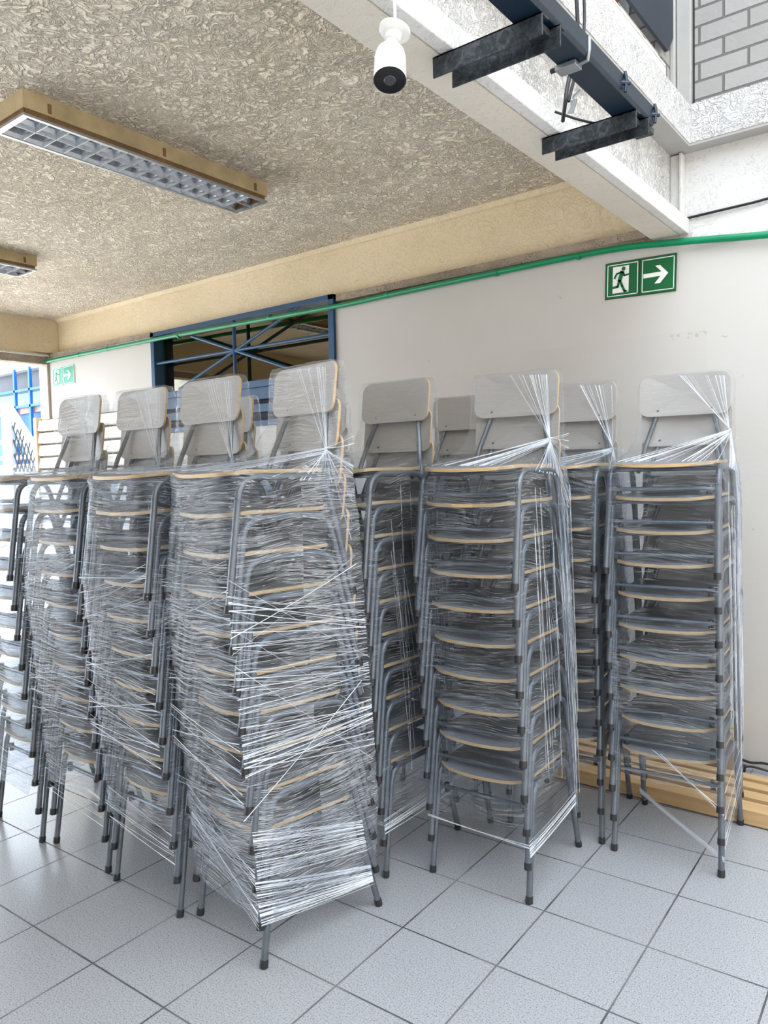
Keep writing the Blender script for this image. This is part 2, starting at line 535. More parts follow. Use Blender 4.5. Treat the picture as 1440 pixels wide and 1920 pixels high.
# back wall, pieced around the window opening
WX0, WX1, WZ0, WZ1 = -5.317, -3.323, 1.78, 2.60
w = MB()
w.box(-7.07, WX0, WY, WY + 0.16, 0, 2.58)
w.box(WX0, WX1, WY, WY + 0.16, 0, WZ0)
w.box(WX1, 3.5, WY, WY + 0.16, 0, 2.53)
struct('wall_back', w, M['wall'], 'off white painted wall behind the chair stacks')
# right bay: plaster band above the green pipe
w = MB()
w.prism([(-1.085, WY - 0.012, 2.46), (3.5, WY - 0.012, 2.46), (3.5, WY - 0.012, 2.64), (-0.745, WY - 0.012, 2.578), (-1.06, WY - 0.012, 2.535)], (0, 0.08, 0))
struct('trim_1', w, M['white_paint'], 'white plaster band over the green pipe')

# ceiling slab of the left bay
struct('ceiling', MB().box(-7.0, -1.2, -6, 3.9, 2.93, 3.05), M['ceiling'], 'cream trowelled plaster ceiling')

# beam along the back wall (web, cove, flange)
w = MB()
w.box(-7.0, -1.17, 3.85, 3.95, 2.58, 2.93)
w.prism([(-6.86, 3.85, 2.93), (-6.86, 3.815, 2.93), (-6.86, 3.835, 2.905), (-6.86, 3.85, 2.90)], (5.65, 0, 0))
struct('trim_2', w, M['cream'], 'cream beam above the back wall')
w = MB()
w.box(WX1 + 0.02, -1.25, 3.775, 3.86, 2.548, 2.59)
w.box(-6.95, WX0 - 0.01, 3.775, 3.86, 2.575, 2.61)
struct('trim_3', w, M['lip_brown'], 'stained ledge of the back beam')
# edge beam between the two bays (I-beam running away from the camera)
w = MB()
w.box(-1.247, -1.128, -6, 3.80, 2.52, 2.56, 0)
w.box(-1.247, -1.235, -6, 3.80, 2.56, 2.93, 0)
struct('trim_4', w, M['greyflange'], 'grey underside of the edge beam')
w = MB()
w.box(-1.126, -1.085, -6, 3.80, 2.522, 2.595)
struct('trim_5', w, M['white_paint'], 'white lip along the edge beam', bevel=0.004)
w = MB()
w.box(-1.235, -1.165, -6, 3.83, 2.56, 2.90)
struct('trim_6', w, M['white_rough'], 'white textured web of the edge beam')
# the floor slab above: grey soffit strip, white plaster edge, on two sides of the open bay
w = MB()
w.box(-1.235, -1.063, -6, 3.95, 2.90, 2.912)
w.box(-1.063, 3.5, 3.715, 3.95, 2.90, 2.912)
struct('trim_7', w, M['soffit'], 'grey soffit under the upper slab edge')
w = MB()
w.box(-1.235, -1.060, -6, 3.95, 2.912, 3.085)
w.box(-1.060, 3.5, 3.712, 3.95, 2.912, 3.085)
struct('trim_8', w, M['white_rough'], 'white trowelled slab edge of the upper floor')
# right bay back beam
w = MB()
w.box(-1.165, 3.5, 3.80, 3.95, 2.50, 2.90)
struct('trim_9', w, M['white_paint'], 'white plastered beam of the right bay')
w = MB()
w.box(-1.165, -1.11, 3.765, 3.80, 2.60, 2.895)
w.box(-1.12, -1.105, 3.75, 3.80, 2.60, 2.895)
struct('trim_10', w, M['white_paint'], 'white vertical stiffener in the beam corner', bevel=0.004)
w = MB().tube([(-1.11, 3.79, 2.598), (-0.95, 3.785, 2.600), (-0.80, 3.785, 2.603), (-0.7, 3.785, 2.61)], 0.006, 6)
tag(w.build('cable', M['cable']), 'thin black cable lying on the white ledge right of the beam end', 'cable')
# upper floor brick
w = MB()
w.box(-1.05, 3.5, 3.76, 3.95, 3.085, 6.2)
struct('wall_upper', w, M['brick'], 'grey painted brick wall of the upper floor')
w = MB()
w.box(-1.125, -1.062, 3.735, 3.95, 3.085, 6.2)
w.box(-1.150, -1.128, 3.715, 3.95, 3.085, 6.2)
struct('trim_11', w, M['brown_trim'] if False else M['soffit'], 'grey steel corner post of the upper floor', bevel=0.004)
w = MB()
w.box(-1.30, -1.15, 3.60, 3.95, 3.085, 6.2)
struct('wall_upper_left', w, M['brick'], 'narrow painted brick return wall')
w = MB()
w.box(-1.30, -1.12, -6, 3.60, 3.085, 3.16)
struct('trim_12', w, M['white_paint'], 'white kerb along the upper slab')
w = MB()
w.box(-1.085, -1.062, 1.2, 3.38, 3.088, 3.118)
w.box(-1.115, -1.06, 1.2, 3.37, 3.118, 3.127)
for yy in (1.75, 2.1, 2.45, 2.8, 3.1, 3.4):
    w.box(-1.18, -1.165, yy, yy + 0.03, 3.16, 3.30)
w.box(-1.18, -1.165, 1.2, 3.60, 3.285, 3.305)
tag(w.build('metal_rail', M['white_paint'], None, False), 'white metal rail along the upper floor edge', 'rail')
w = MB()
w.prism([(-1.165, 2.6, 3.32), (-1.165, 3.64, 3.32), (-1.165, 3.92, 3.66), (-1.165, 3.92, 4.4), (-1.165, 2.6, 4.4)], (0.014, 0, 0))
w.v = [(x + 0.018, y, z) for x, y, z in w.v]
tag(w.build('navy_panel', M['navy_panel'], None, False), 'dark slate blue panel above the white upper rail', 'panel')
w = MB()
w.box(-1.16, -1.12, 2.90, 2.95, 3.16, 3.38)
w.tube([(-1.14, 2.80, 3.24), (-1.14, 3.0, 3.26)], 0.028, 10)
tag(w.build('rusty_bracket', M['rust'], None, False, 0.004), 'rusty brown bracket beside the navy panel', 'bracket')
# unseen courtyard shell, added to shape the daylight
w = MB()
w.box(3.5, 3.66, -6, 3.95, 0, 6.2)
struct('wall_right_added', w, M['wall'], 'added unseen white wall right of the camera')
struct('wall_front_added', MB().box(-7.0, 3.66, -6.16, -6, 0, 6.2), M['brown_trim'], 'added unseen taupe wall behind the camera')  # added wall, taupe to cut the light bounced onto the stacks

struct('wall_upper_added', MB().box(-7.0, -1.36, -6, 3.95, 3.09, 6.2), M['wall'], 'added unseen upper storey block above the ceiling')  # added volume that keeps direct sun off the visible floor

# left beam, end post, lintel
w = MB()
w.box(-7.0, -6.93, -6, 3.85, 2.60, 2.93)
w.prism([(-6.93, 3.85, 2.62), (-6.86, 3.85, 2.62), (-6.86, 3.835, 2.62), (-6.93, 3.60, 2.62)], (0, 0, 0.31))
struct('trim_13', w, M['cream'], 'cream beam over the left opening')
w = MB()
w.box(-6.96, -6.90, -6, 3.77, 2.585, 2.60)
struct('trim_14', w, M['white_paint'], 'white edge line under the left beam')
w = MB().box(-7.03, -6.93, -6, 3.77, 2.515, 2.585)
struct('trim_15', w, M['lip_brown'], 'brown underside ledge of the left beam')
w = MB().box(-7.02, -6.94, 3.765, 3.79, 2.0, 2.53)
struct('trim_16', w, M['brown_trim'], 'taupe post at the left wall end', bevel=0.004)
w = MB().box(-7.09, -7.02, 3.765, 3.95, 0.0, 2.53)
struct('trim_17', w, M['white_paint'], 'white corner post at the left wall end', bevel=0.004)

# slatted panel at the left end of the wall
t = empty('slatted_shutter', (-6.3, 3.79, 0))
tag(t, 'cream horizontal slat shutter low on the wall under the far exit sign', 'shutter')
w = MB().box(-0.80, 0.9, -0.035, -0.001, 0.25, 2.0)
w.build('backing', M['slat_gap'], t, False)
for k in range(14):
    z0 = 1.995 - (k + 1) * 0.118
    w = MB()
    w.prism([(-0.78, -0.04, z0 + 0.012), (-0.78, -0.075, z0 + 0.02), (-0.78, -0.06, z0 + 0.112), (-0.78, -0.04, z0 + 0.112)], (1.68, 0, 0))
    w.build('slat', M['slat_cream'], t, False)
MB().box(-0.83, -0.78, -0.085, -0.0, 0.25, 2.02).build('side_frame', simple('tan_frame_paint', (0.62, 0.45, 0.28), 0.5), t, False)

# ------------------------------------------------------------------ window with blue frame and star bars
w = MB()
w.box(WX0, WX0 + 0.045, WY - 0.02, WY + 0.10, WZ0, WZ1)
w.box(WX1 - 0.05, WX1, WY - 0.02, WY + 0.10, WZ0, WZ1)
w.box(WX0, WX1, WY - 0.02, WY + 0.10, WZ1 - 0.035, WZ1)
w.box(WX0, WX1, WY - 0.02, WY + 0.10, WZ0, WZ0 + 0.04)
win = struct('window_1', w, M['navy'], 'blue framed window with star shaped security bars and dark glass', bevel=0.003)
win.location = (0, 0, 0)
def wpart(name, mb, mat, bevel=0.0):
    return mb.build(name, mat, win, False, bevel)
w = MB()
w.box(WX0 + 0.04, WX1 - 0.04, WY - 0.035, WY + 0.07, 2.055, 2.105)
w.box(WX0 + 0.04, WX1 - 0.04, WY - 0.015, WY + 0.07, 1.97, 2.055)
wpart('transom_rail', w, M['navy'], 0.003)
wpart('lower_rail', MB().box(WX0 + 0.04, WX1 - 0.04, WY + 0.0, WY + 0.06, 1.88, 1.94), M['navy'], 0.003)
wpart('lower_panel', MB().box(WX0 + 0.04, WX1 - 0.04, WY + 0.06, WY + 0.07, WZ0, 1.97), M['navy_dark'])
by = WY + 0.005
cx_, cz_ = -4.324, 2.349
w = MB().tube([(cx_, by, 2.105), (cx_, by, 2.565)], 0.014, 8)
wpart('upright_bar', w, M['navy'])
wpart('cross_bar', MB().tube([(-5.274, by, 2.351), (-3.37, by, 2.347)], 0.012, 8), M['navy'])
for p, q in (((-3.613, by, 2.583), (-4.994, by, 2.12)), ((-4.818, by, 2.517), (-3.711, by, 2.144))):
    wpart('diagonal_bar', MB().tube([p, q], 0.012, 8), M['navy'])
wpart('pane', MB().box(WX0 + 0.04, WX1 - 0.04, WY + 0.075, WY + 0.08, 1.97, WZ1 - 0.03), M['glass'])
# room beyond the glass
w = MB()
w.prism([(-7.0, 3.96, 3.05), (-2.4, 3.96, 3.05), (-2.4, 9, 3.05), (-9.2, 9, 3.05), (-9.2, 5.2, 3.05)], (0, 0, 0.03))
struct('ceiling_beyond', w, M['room_brown'], 'brown ceiling seen through the window')
struct('wall_beyond', MB().box(-9.2, -2.4, 9.0, 9.1, 0, 3.05), M['room_brown'], 'brown wall seen through the window')
struct('wall_beyond_right', MB().box(-2.5, -2.4, 3.96, 9, 0, 3.05), M['room_brown'], 'side wall seen through the window')
w = MB()
w.box(-7.5, -2.5, 4.6, 4.7, 2.93, 3.05)
w.box(-9.0, -2.5, 5.9, 6.0, 2.93, 3.05)
w.box(-9.0, -2.5, 7.2, 7.3, 2.93, 3.05)
w.box(-5.6, -5.5, 3.96, 9, 2.90, 3.05)
struct('trim_18', w, M['room_beam'], 'dark beams seen through the window')
w = MB()
w.box(-6.0, -5.15, 4.02, 4.06, 1.5, 3.0)
tag(w.build('dark_curtain', M['navy_dark'], None, False), 'very dark navy curtain at the left inside the window', 'curtain')
w = MB().prism([(-8.7, 6.44, 0.0), (-7.0, 6.44, 0.0), (-7.2, 6.44, 2.62), (-8.7, 6.44, 2.76)], (0, 0.05, 0))  # board added to stand in for a bright reflection in the glass
tag(w.build('reflection_board', M['room_pale'], None, False), 'added pale board standing in for a reflection, lower left of the window', 'board')

# ------------------------------------------------------------------ green pipe
def catmull(pts, n=6):
    P = [Vector(p) for p in pts]
    P = [P[0] * 2 - P[1]] + P + [P[-1] * 2 - P[-2]]
    out = []
    for i in range(1, len(P) - 2):
        for j in range(n):
            t_ = j / n
            a0, a1, a2, a3 = P[i - 1], P[i], P[i + 1], P[i + 2]
            out.append(0.5 * ((2 * a1) + (a2 - a0) * t_ + (2 * a0 - 5 * a1 + 4 * a2 - a3) * t_ ** 2 + (3 * a1 - a0 - 3 * a2 + a3) * t_ ** 3))
    out.append(P[-2])
    return out
py = 3.752
t = empty('green_pipe', (-4, py, 2.54))
tag(t, 'long green conduit pipe running along the top of the back wall', 'pipe')
pp = [(-7.02, py, 2.541), (-6.2, py, 2.540), (-5.28, py, 2.537), (-4.3, py, 2.525), (-3.30, py, 2.508), (-2.86, py, 2.512), (-2.1, py, 2.516), (-1.47, py, 2.514), (-1.15, py, 2.488), (-0.74, py, 2.440), (-0.2, py, 2.39), (0.5, py, 2.36)]
pp = [(x + 4, 0, z - 2.54) for x, y, z in pp]
MB().tube(catmull(pp), 0.0165, 12).build('pipe', M['green_pipe'], t)
w = MB()
w.tube(catmull([(-3.02, 0.0, 0.0), (-3.0, -0.3, -0.01), (-3.0, -1.5, -0.02), (-3.0, -4.0, -0.02)]), 0.0165, 10)
w.build('side_branch', M['green_pipe'], t)
for x in (-6.35, -5.9, -4.92, -3.9, -2.86, -2.1, -1.62):
    z = 2.541 if x < -5 else (2.525 if x < -3.9 + 0.01 else 2.514)
    q = MB().tube([(x + 4 - 0.008, 0, z - 2.54), (x + 4 + 0.008, 0, z - 2.54)], 0.0195, 12)
    q.box(x + 4 - 0.008, x + 4 + 0.008, 0.0, 0.036, z - 2.545, z - 2.52)
    q.build('pipe_clamp', M['green_pipe'], t)
w = MB().tube(catmull([(-3.2, 3.76, 2.546), (-2.4, 3.765, 2.546), (-1.7, 3.765, 2.543), (-1.25, 3.77, 2.525)]), 0.005, 6)
tag(w.build('thin_conduit', M['lip_brown']), 'thin brown conduit lying just above the green pipe', 'conduit')

# ------------------------------------------------------------------ exit signs
def exit_sign(x0, z0, wd, ht, green, label, tilt=0.0):
    t = empty('exit_sign', (x0, WY, z0))
    t.rotation_euler = (0, tilt, 0)
    tag(t, label, 'sign', 'green exit signs on the back wall')
    MB().box(0, wd, -0.006, -0.001, 0, ht).build('board', M['sign_dark'] if green is M['sign_green'] else M['sign_white'], t, False)
    h = wd / 2
    for i in (0, 1):
        X = i * h
        m = 0.012
        n_ = 0.0055 if i == 0 else 0.0055
        MB().box(X + 0.004, X + h - 0.004, -0.008, -0.006, 0.005, ht - 0.005).build('green_field', green, t, False)
        w = MB()
        a0, a1, b0, b1, th = X + m, X + h - m * 0.7, m, ht - m, 0.0035
        w.box(a0, a1, -0.0095, -0.008, b0, b0 + th).box(a0, a1, -0.0095, -0.008, b1 - th, b1)
        w.box(a0, a0 + th, -0.0095, -0.008, b0, b1).box(a1 - th, a1, -0.0095, -0.008, b0, b1)
        w.build('white_outline', M['sign_white'], t, False)
    k = ht / 0.19
    P = lambda px, pz: (px * k, -0.0095, pz * k)
    # doorway (white) with running figure (green)
    MB().prism([P(0.042, 0.028), P(0.128, 0.028), P(0.128, 0.165), P(0.042, 0.165)], (0, 0.002, 0)).build('doorway', M['sign_white'], t, False)
    w = MB()
    Q = lambda px, pz: (px * k, -0.0118, pz * k)
    w.prism([Q(0.100 + 0.0105 * math.cos(j * PI / 6), 0.150 + 0.0105 * math.sin(j * PI / 6)) for j in range(12)], (0, 0.002, 0))
    def limb(pts, wd_):
        for (p, q) in zip(pts, pts[1:]):
            d = Vector((q[0] - p[0], 0, q[1] - p[1])).normalized()
            n2 = Vector((-d.z, 0, d.x)) * wd_ / 2
            e = d * wd_ * 0.3
            P0 = Vector((p[0], 0, p[1])) - e
            P1 = Vector((q[0], 0, q[1])) + e
            w.prism([Q(*(v.x, v.z)) for v in (P0 + n2, P0 - n2, P1 - n2, P1 + n2)], (0, 0.002, 0))
    limb([(0.092, 0.133), (0.080, 0.092)], 0.021)
    limb([(0.090, 0.133), (0.064, 0.128), (0.052, 0.106)], 0.009)
    limb([(0.097, 0.132), (0.106, 0.114), (0.126, 0.118)], 0.009)
    limb([(0.078, 0.090), (0.070, 0.060), (0.036, 0.057)], 0.012)
    limb([(0.082, 0.090), (0.094, 0.062), (0.108, 0.032)], 0.012)
    limb([(0.106, 0.033), (0.118, 0.033)], 0.009)
    w.build('running_figure', green, t, False)
    X = h / k
    w = MB()
    w.prism([P(X + 0.020, 0.084), P(X + 0.020, 0.105), P(X + 0.112, 0.107), P(X + 0.080, 0.140), P(X + 0.105, 0.140), P(X + 0.146, 0.096), P(X + 0.106, 0.050), P(X + 0.078, 0.050), P(X + 0.108, 0.086)], (0, 0.002, 0))
    w.build('arrow', M['sign_white'], t, False)
exit_sign(-1.496, 2.276, 0.351, 0.180, M['sign_green'], 'green exit sign with running figure and right arrow, near the beam end at right', math.radians(1.6))
exit_sign(-6.885, 2.297, 0.386, 0.176, M['sign_green_light'], 'small looking green exit sign at the far left end of the wall beside the opening', math.radians(-0.8))

# ------------------------------------------------------------------ ceiling lights
def ceiling_light(x1, y0, y1, label):
    """x1: right edge; 2 rows of louvre cells"""
    wd = 0.245
    t = empty('ceiling_light', (x1 - wd / 2, (y0 + y1) / 2, 2.93))
    tag(t, label, 'ceiling light', 'fluorescent louvre ceiling lights')
    L = (y1 - y0)
    hx, hy = wd / 2, L / 2
    # open-bottomed housing
    w = MB()
    w.box(-hx, hx, -hy, hy, -0.012, 0)
    w.box(-hx, -hx + 0.004, -hy, hy, -0.070, -0.012)
    w.box(hx - 0.004, hx, -hy, hy, -0.070, -0.012)
    w.box(-hx + 0.004, hx - 0.004, -hy, -hy + 0.004, -0.070, -0.012)
    w.box(-hx + 0.004, hx - 0.004, hy - 0.004, hy, -0.070, -0.012)
    w.build('housing', M['fixture_cream'], t, False)
    i_ = 0.012
    w = MB()
    for s in (-1, 1):
        xa, xb = sorted((s * (hx - i_), s * (hx - i_ + 0.004)))
        w.box(xa, xb, -hy + i_, hy - i_, -0.092, -0.060)
        ya, yb = sorted((s * (hy - i_), s * (hy - i_ + 0.004)))
        w.box(-hx + i_, hx - i_, ya, yb, -0.092, -0.060)
    w.build('stained_rim', M['fixture_brown'], t, False)
    w = MB()
    j = 0.016
    z0, z1 = -0.100, -0.090
    w.box(-hx, -hx + j, -hy, hy, z0, z1).box(hx - j, hx, -hy, hy, z0, z1)
    w.box(-hx + j, hx - j, -hy, -hy + j * 1.5, z0, z1).box(-hx + j, hx - j, hy - j, hy, z0, z1)
    w.build('louvre_frame', M['louver'], t, False)
    # parabolic louvre blades: V-section, wide at the bottom
    def blade(mb, p, q, wb, wt, zb, zt):
        d = (Vector(q) - Vector(p)).normalized()
        n2 = Vector((-d.y, d.x, 0))
        prof = [(-wb, zb), (-wb - (wt - wb) * 0.12, zb + (zt - zb) * 0.35), (-wb - (wt - wb) * 0.42, zb + (zt - zb) * 0.7), (-wt, zt), (wt, zt), (wb + (wt - wb) * 0.42, zb + (zt - zb) * 0.7), (wb + (wt - wb) * 0.12, zb + (zt - zb) * 0.35), (wb, zb)]
        mb.prism([Vector((p[0], p[1], 0)) + n2 * a_ + Vector((0, 0, b_)) for a_, b_ in prof], (Vector(q) - Vector(p)))
    cells = 14
    y_ = [-hy + j * 1.5 + (L - 2.5 * j) * k_ / cells for k_ in range(cells + 1)]
    for k_ in range(1, cells):
        mb = MB()
        blade(mb, (-hx + j, y_[k_], 0), (hx - j, y_[k_], 0), 0.0015, 0.030, -0.097, -0.047)
        mb.build('cross_blade', M['louver'], t, False)
    mb = MB()
    blade(mb, (0, -hy + j, 0), (0, hy - j, 0), 0.0015, 0.032, -0.098, -0.047)
    mb.build('long_blade', M['louver'], t, False)
    for s in (-1, 1):
        mb = MB()
        mb.prism([(s * (hx - j), -hy + j, -0.096), (s * (hx - j - 0.005), -hy + j, -0.078), (s * (hx - j - 0.030), -hy + j, -0.047), (s * (hx - j), -hy + j, -0.047)], (0, L - 2 * j, 0))
        mb.build('side_reflector', M['louver'], t, False)
        MB().tube([(s * 0.055, -hy + 0.03, -0.034), (s * 0.055, hy - 0.03, -0.034)], 0.010, 12).build('lamp_tube', M['tube_lamp'], t)
    for (yy) in (-hy + 0.10, 0.0, hy - 0.09):
        MB().box(hx, hx + 0.004, yy, yy + 0.014, -0.060, -0.025).build('latch', M['fixture_brown'], t, False)
ceiling_light(-2.90, 1.525, 2.80, 'long louvred fluorescent ceiling light with yellowed housing, nearer and larger of the two')
ceiling_light(-4.99, 1.42, 2.67, 'louvred ceiling light cut off by the left edge, farther of the two')

# ------------------------------------------------------------------ security camera
t = empty('security_camera', (-1.053, 1.432, 2.502))
tag(t, 'white bullet security camera hanging from the edge beam, black lens facing down', 'camera')
MB().tube([(0, 0, 0.022), (0, 0, -0.062)], 0.0035, 8).build('hanging_rod', M['cctv_white'], t)
w = MB().tube([(0, 0, -0.050), (0, 0, -0.056), (0, 0, -0.066)], [0.008, 0.014, 0.019], 16)
w.build('black_cap', M['lens_black'], t)
ax = (Vector((0.28, -0.42, -1.0))).normalized()
fl = MB()
d0 = Vector((0, 0, -0.068))
na = Vector((-0.12, -0.28, -1)).normalized()
fl.tube([d0, d0 + na * 0.002, d0 + na * 0.009, d0 + na * 0.011], [0.030, 0.036, 0.036, 0.030], 28)
fl.build('mounting_disc', M['cctv_white'], t)
nk = MB()
nk.tube([d0 + na * 0.011, d0 + na * 0.030], 0.0185, 20)
nk.tube([d0 + na * 0.028, d0 + na * 0.058], 0.0135, 20)
nk.build('neck', M['cctv_white'], t)
MB().tube([d0 + na * 0.044 + Vector((0.011, -0.009, 0)), d0 + na * 0.052 + Vector((0.011, -0.009, 0))], 0.004, 8).build('hinge_screw', M['lens_black'], t)
b0 = d0 + na * 0.050
ax = (Vector((0.22, -0.34, -1.0))).normalized()
w = MB()
w.tube([b0, b0 + ax * 0.004, b0 + ax * 0.013, b0 + ax * 0.030, b0 + ax * 0.095], [0.014, 0.024, 0.032, 0.0355, 0.037], 32, cap=False)
w.build('body', M['cctv_white'], t)
w = MB()
w.tube([b0 + ax * 0.082, b0 + ax * 0.0935, b0 + ax * 0.0945], [0.0355, 0.0358, 0.032], 32)
w.build('lens_face', M['lens_black'], t)
MB().tube([b0 + ax * 0.0940, b0 + ax * 0.0958], [0.014, 0.012], 24).build('lens', M['lens_ring'], t)

# ------------------------------------------------------------------ blue rail, brackets, clips, cables
t = empty('blue_rail', (-0.87, 1.5, 2.52))
tag(t, 'dark blue steel rail carried on two brackets below the white beam', 'rail')
w = MB()
pr = [(-0.040, 0), (0.036, 0), (0.044, 0.010), (0.044, 0.055), (0.038, 0.055), (0.038, 0.014), (-0.034, 0.006), (-0.034, 0.05), (-0.040, 0.05)]
w.prism([(x, -1.5, z) for x, z in pr], (0, 2.52, 0))
w.build('channel', M['rail_blue'], t, False, 0.0015)
w = MB().box(-0.025, 0.032, 1.0, 1.045, -0.018, 0.004)
w.build('end_plate', M['galv'], t, False, 0.002)
for yy in (0.74, 1.00):
    w = MB()
    w.tube([(0.050, yy, 0.0), (0.052, yy + 0.004, 0.035), (0.046, yy + 0.01, 0.062)], 0.005, 8)
    w.tube([(0.036, yy - 0.012, 0.026), (0.060, yy + 0.012, 0.026)], 0.006, 8)
    w.build('wing_nut', M['rail_blue'], t)
def bracket(y, label):
    t = empty('support_bracket', (-1.145, y, 2.465))
    tag(t, label, 'bracket', 'steel brackets under the blue rail')
    L = 0.315
    for k, yy in enumerate((0.0, 0.075)):
        w = MB()
        dx = 0.0 if k == 0 else 0.012
        w.box(dx, L + dx, yy, yy + 0.005, 0.0, 0.053)
        w.box(dx, L + dx, yy, yy + 0.036 if k == 0 else yy + 0.03, 0.048, 0.053)
        w.build('steel_angle', M['galv'], t, False, 0.001)
    MB().box(0.262, 0.300, 0.005, 0.075, 0.030, 0.048).build('spacer', M['galv'], t, False, 0.002)
bracket(1.72, 'dark galvanised double angle bracket nearest the camera, left of the security camera side')
bracket(2.36, 'dark galvanised double angle bracket at the far end of the blue rail')
bpy.data.objects['support_bracket']['label'] = 'dark galvanised double angle bracket, larger nearer one beside the security camera'
t = empty('zinc_clip', (-0.885, 1.99, 2.50))
tag(t, 'grey zinc clip hooked under the middle of the blue rail', 'clip')
MB().box(-0.03, 0.03, -0.022, 0.022, 0.004, 0.018).build('plate', M['clip'], t, False, 0.002)
MB().tube([(0.03, 0, 0.01), (0.055, 0, 0.012), (0.06, 0.0, 0.04), (0.06, 0.0, 0.07)], 0.005, 8).build('hook', M['clip'], t)
MB().tube([(-0.045, -0.012, 0.012), (-0.03, -0.012, 0.012)], 0.007, 8).build('bolt', M['cable'], t)
t = empty('hanging_clip', (-0.965, 2.21, 2.535))
tag(t, 'small grey clip dangling left of the blue rail', 'clip')
MB().tube([(0.02, 0, 0.02), (0.0, 0, 0.006), (-0.004, 0, 0.0)], 0.004, 8).build('loop', M['clip'], t)
MB().prism([(-0.012, 0, -0.002), (0.008, 0, -0.002), (0.004, 0.0, -0.02), (-0.004, 0, -0.04), (-0.022, 0, -0.036), (-0.010, 0, -0.018)], (0, 0.004, 0)).build('tongue', M['clip'], t, False)
w = MB()
w.tube(catmull([(-1.02, 2.26, 3.15), (-0.985, 2.26, 2.95), (-0.98, 2.27, 2.846), (-0.98, 2.272, 2.761), (-0.98, 2.235, 2.65), (-0.985, 2.21, 2.58), (-0.99, 2.20, 2.52), (-1.02, 2.25, 2.50)]), 0.0065, 8)
w.tube(catmull([(-1.01, 2.28, 3.15), (-0.97, 2.28, 2.95), (-0.962, 2.285, 2.80), (-0.965, 2.26, 2.68), (-0.98, 2.235, 2.59), (-0.985, 2.215, 2.535)]), 0.005, 8)
tag(w.build('black_cable', M['cable']), 'pair of black cables dropping behind the blue rail from the floor above', 'cable')
w = MB().tube(catmull([(-1.05, 2.26, 2.54), (-1.0, 2.33, 2.525), (-0.96, 2.42, 2.53), (-0.92, 2.5, 2.55)]), 0.004, 8)
tag(w.build('black_wire', M['cable']), 'short black wire behind the far bracket', 'wire')

# ------------------------------------------------------------------ timber pallets by the wall
t = empty('timber_pallet', (-1.0, 3.40, 0))
tag(t, 'pine pallet lying flat on the floor along the wall', 'pallet')
for k, (y0, y1) in enumerate(((-0.225, -0.135), (-0.095, -0.025), (0.015, 0.078), (0.115, 0.165))):
    w = MB().box(-0.95, 0.85, y0, y1, 0.004 if k == 0 else 0.034, 0.064 - 0.001 * k)
    w.build('slat', M['pine'], t, False, 0.003)
for x in (-0.85, -0.1, 0.65):
    MB().box(x, x + 0.09, -0.124, 0.15, 0.0, 0.033).build('stringer', M['pine_dark'], t, False)
t = empty('upper_pallet', (-1.35, 3.62, 0))
tag(t, 'darker raised pallet pushed against the wall behind the flat one', 'pallet')
w = MB().box(-0.75, 0.50, -0.055, -0.03, 0.10, 0.185)
w.build('face_board', M['pine_dark'], t, False, 0.003)
for x in (-0.7, -0.1, 0.4):
    MB().box(x, x + 0.08, -0.03, 0.15, 0.0, 0.185).build('stringer', M['pine_dark'], t, False)
for y0 in (-0.055, 0.02, 0.09):
    MB().box(-0.78, 0.50, y0, y0 + 0.055, 0.186, 0.206).build('slat', M['pine'], t, False, 0.002)
w = MB()
w.tube(catmull([(-0.90, 3.74, 0.035), (-0.86, 3.755, 0.05), (-0.80, 3.75, 0.045), (-0.74, 3.76, 0.05), (-0.62, 3.76, 0.045)]), 0.006, 8)
w.tube(catmull([(-0.90, 3.76, 0.03), (-0.84, 3.735, 0.02), (-0.79, 3.74, 0.03), (-0.70, 3.75, 0.018)]), 0.005, 8)
w.box(-0.86, -0.82, 3.73, 3.75, 0.0, 0.03)
tag(w.build('loose_cable', M['cable']), 'short dark loose cable on the floor at the wall foot', 'cable')

# ------------------------------------------------------------------ outside, left of the opening
t = empty('white_stair', (-10, 5, 0))
tag(t, 'white outdoor staircase with mesh side panel, at the left edge', 'staircase')
def dp(px, z):  # local x,z on the Y=5 plane
    return (px + 10, 0, z)
w = MB()
w.prism([dp(-10.45, 2.44), dp(-10.30, 2.44), dp(-9.20, 1.46), dp(-9.20, 1.24), dp(-9.35, 1.24)], (0, 0.08, 0))
w.build('sloping_stringer', M['out_white'], t, False)
MB().prism([dp(-10.42, 2.40), dp(-10.16, 2.30), dp(-10.16, 0.2), dp(-10.42, 0.2)], (0, -0.03, 0)).build('post', M['out_white'], t, False)
MB().prism([dp(-11.4, 2.0), dp(-10.6, 1.42), dp(-9.7, 0.6), dp(-10.2, 0.4), dp(-11.4, 1.5)], (0, -0.08, 0)).build('lower_stringer', M['out_white'], t, False)
MB().prism([dp(-10.16, 1.52), dp(-9.20, 1.52), dp(-9.20, 1.30), dp(-10.16, 1.30)], (0, 0.05, 0)).build('bottom_rail', M['out_white'], t, False)
MB().box(-1.4, 1.5, 0.0, 1.2, -0.02, 1.18).build('landing', M['out_white'], t, False)
w = MB()
random.seed(5)
x0 = -10.16
for k in range(9):
    for j in range(8):
        cx = x0 + 0.02 + k * 0.105 + (0.05 if j % 2 else 0)
        cz = 1.54 + j * 0.095
        if cz > 2.20 - (cx - x0) * 0.89: continue
        for s in (-1, 1):
            w.tube([dp(cx, cz), dp(cx + 0.05 * s, cz + 0.09)], 0.011, 5)
w.build('mesh_panel', M['mesh_dark'], t)
t = empty('blue_building', (-18, 9, 0))
tag(t, 'bright blue glazed building across the yard outside', 'building')
MB().box(-4, 3.0, 0.6, 3.0, -0.02, 3.15).build('lower_wall', M['mid_blue'], t, False)
MB().box(-4, 3.0, 0.62, 3.0, 3.15, 3.45).build('pale_band', M['pale_blue'], t, False)
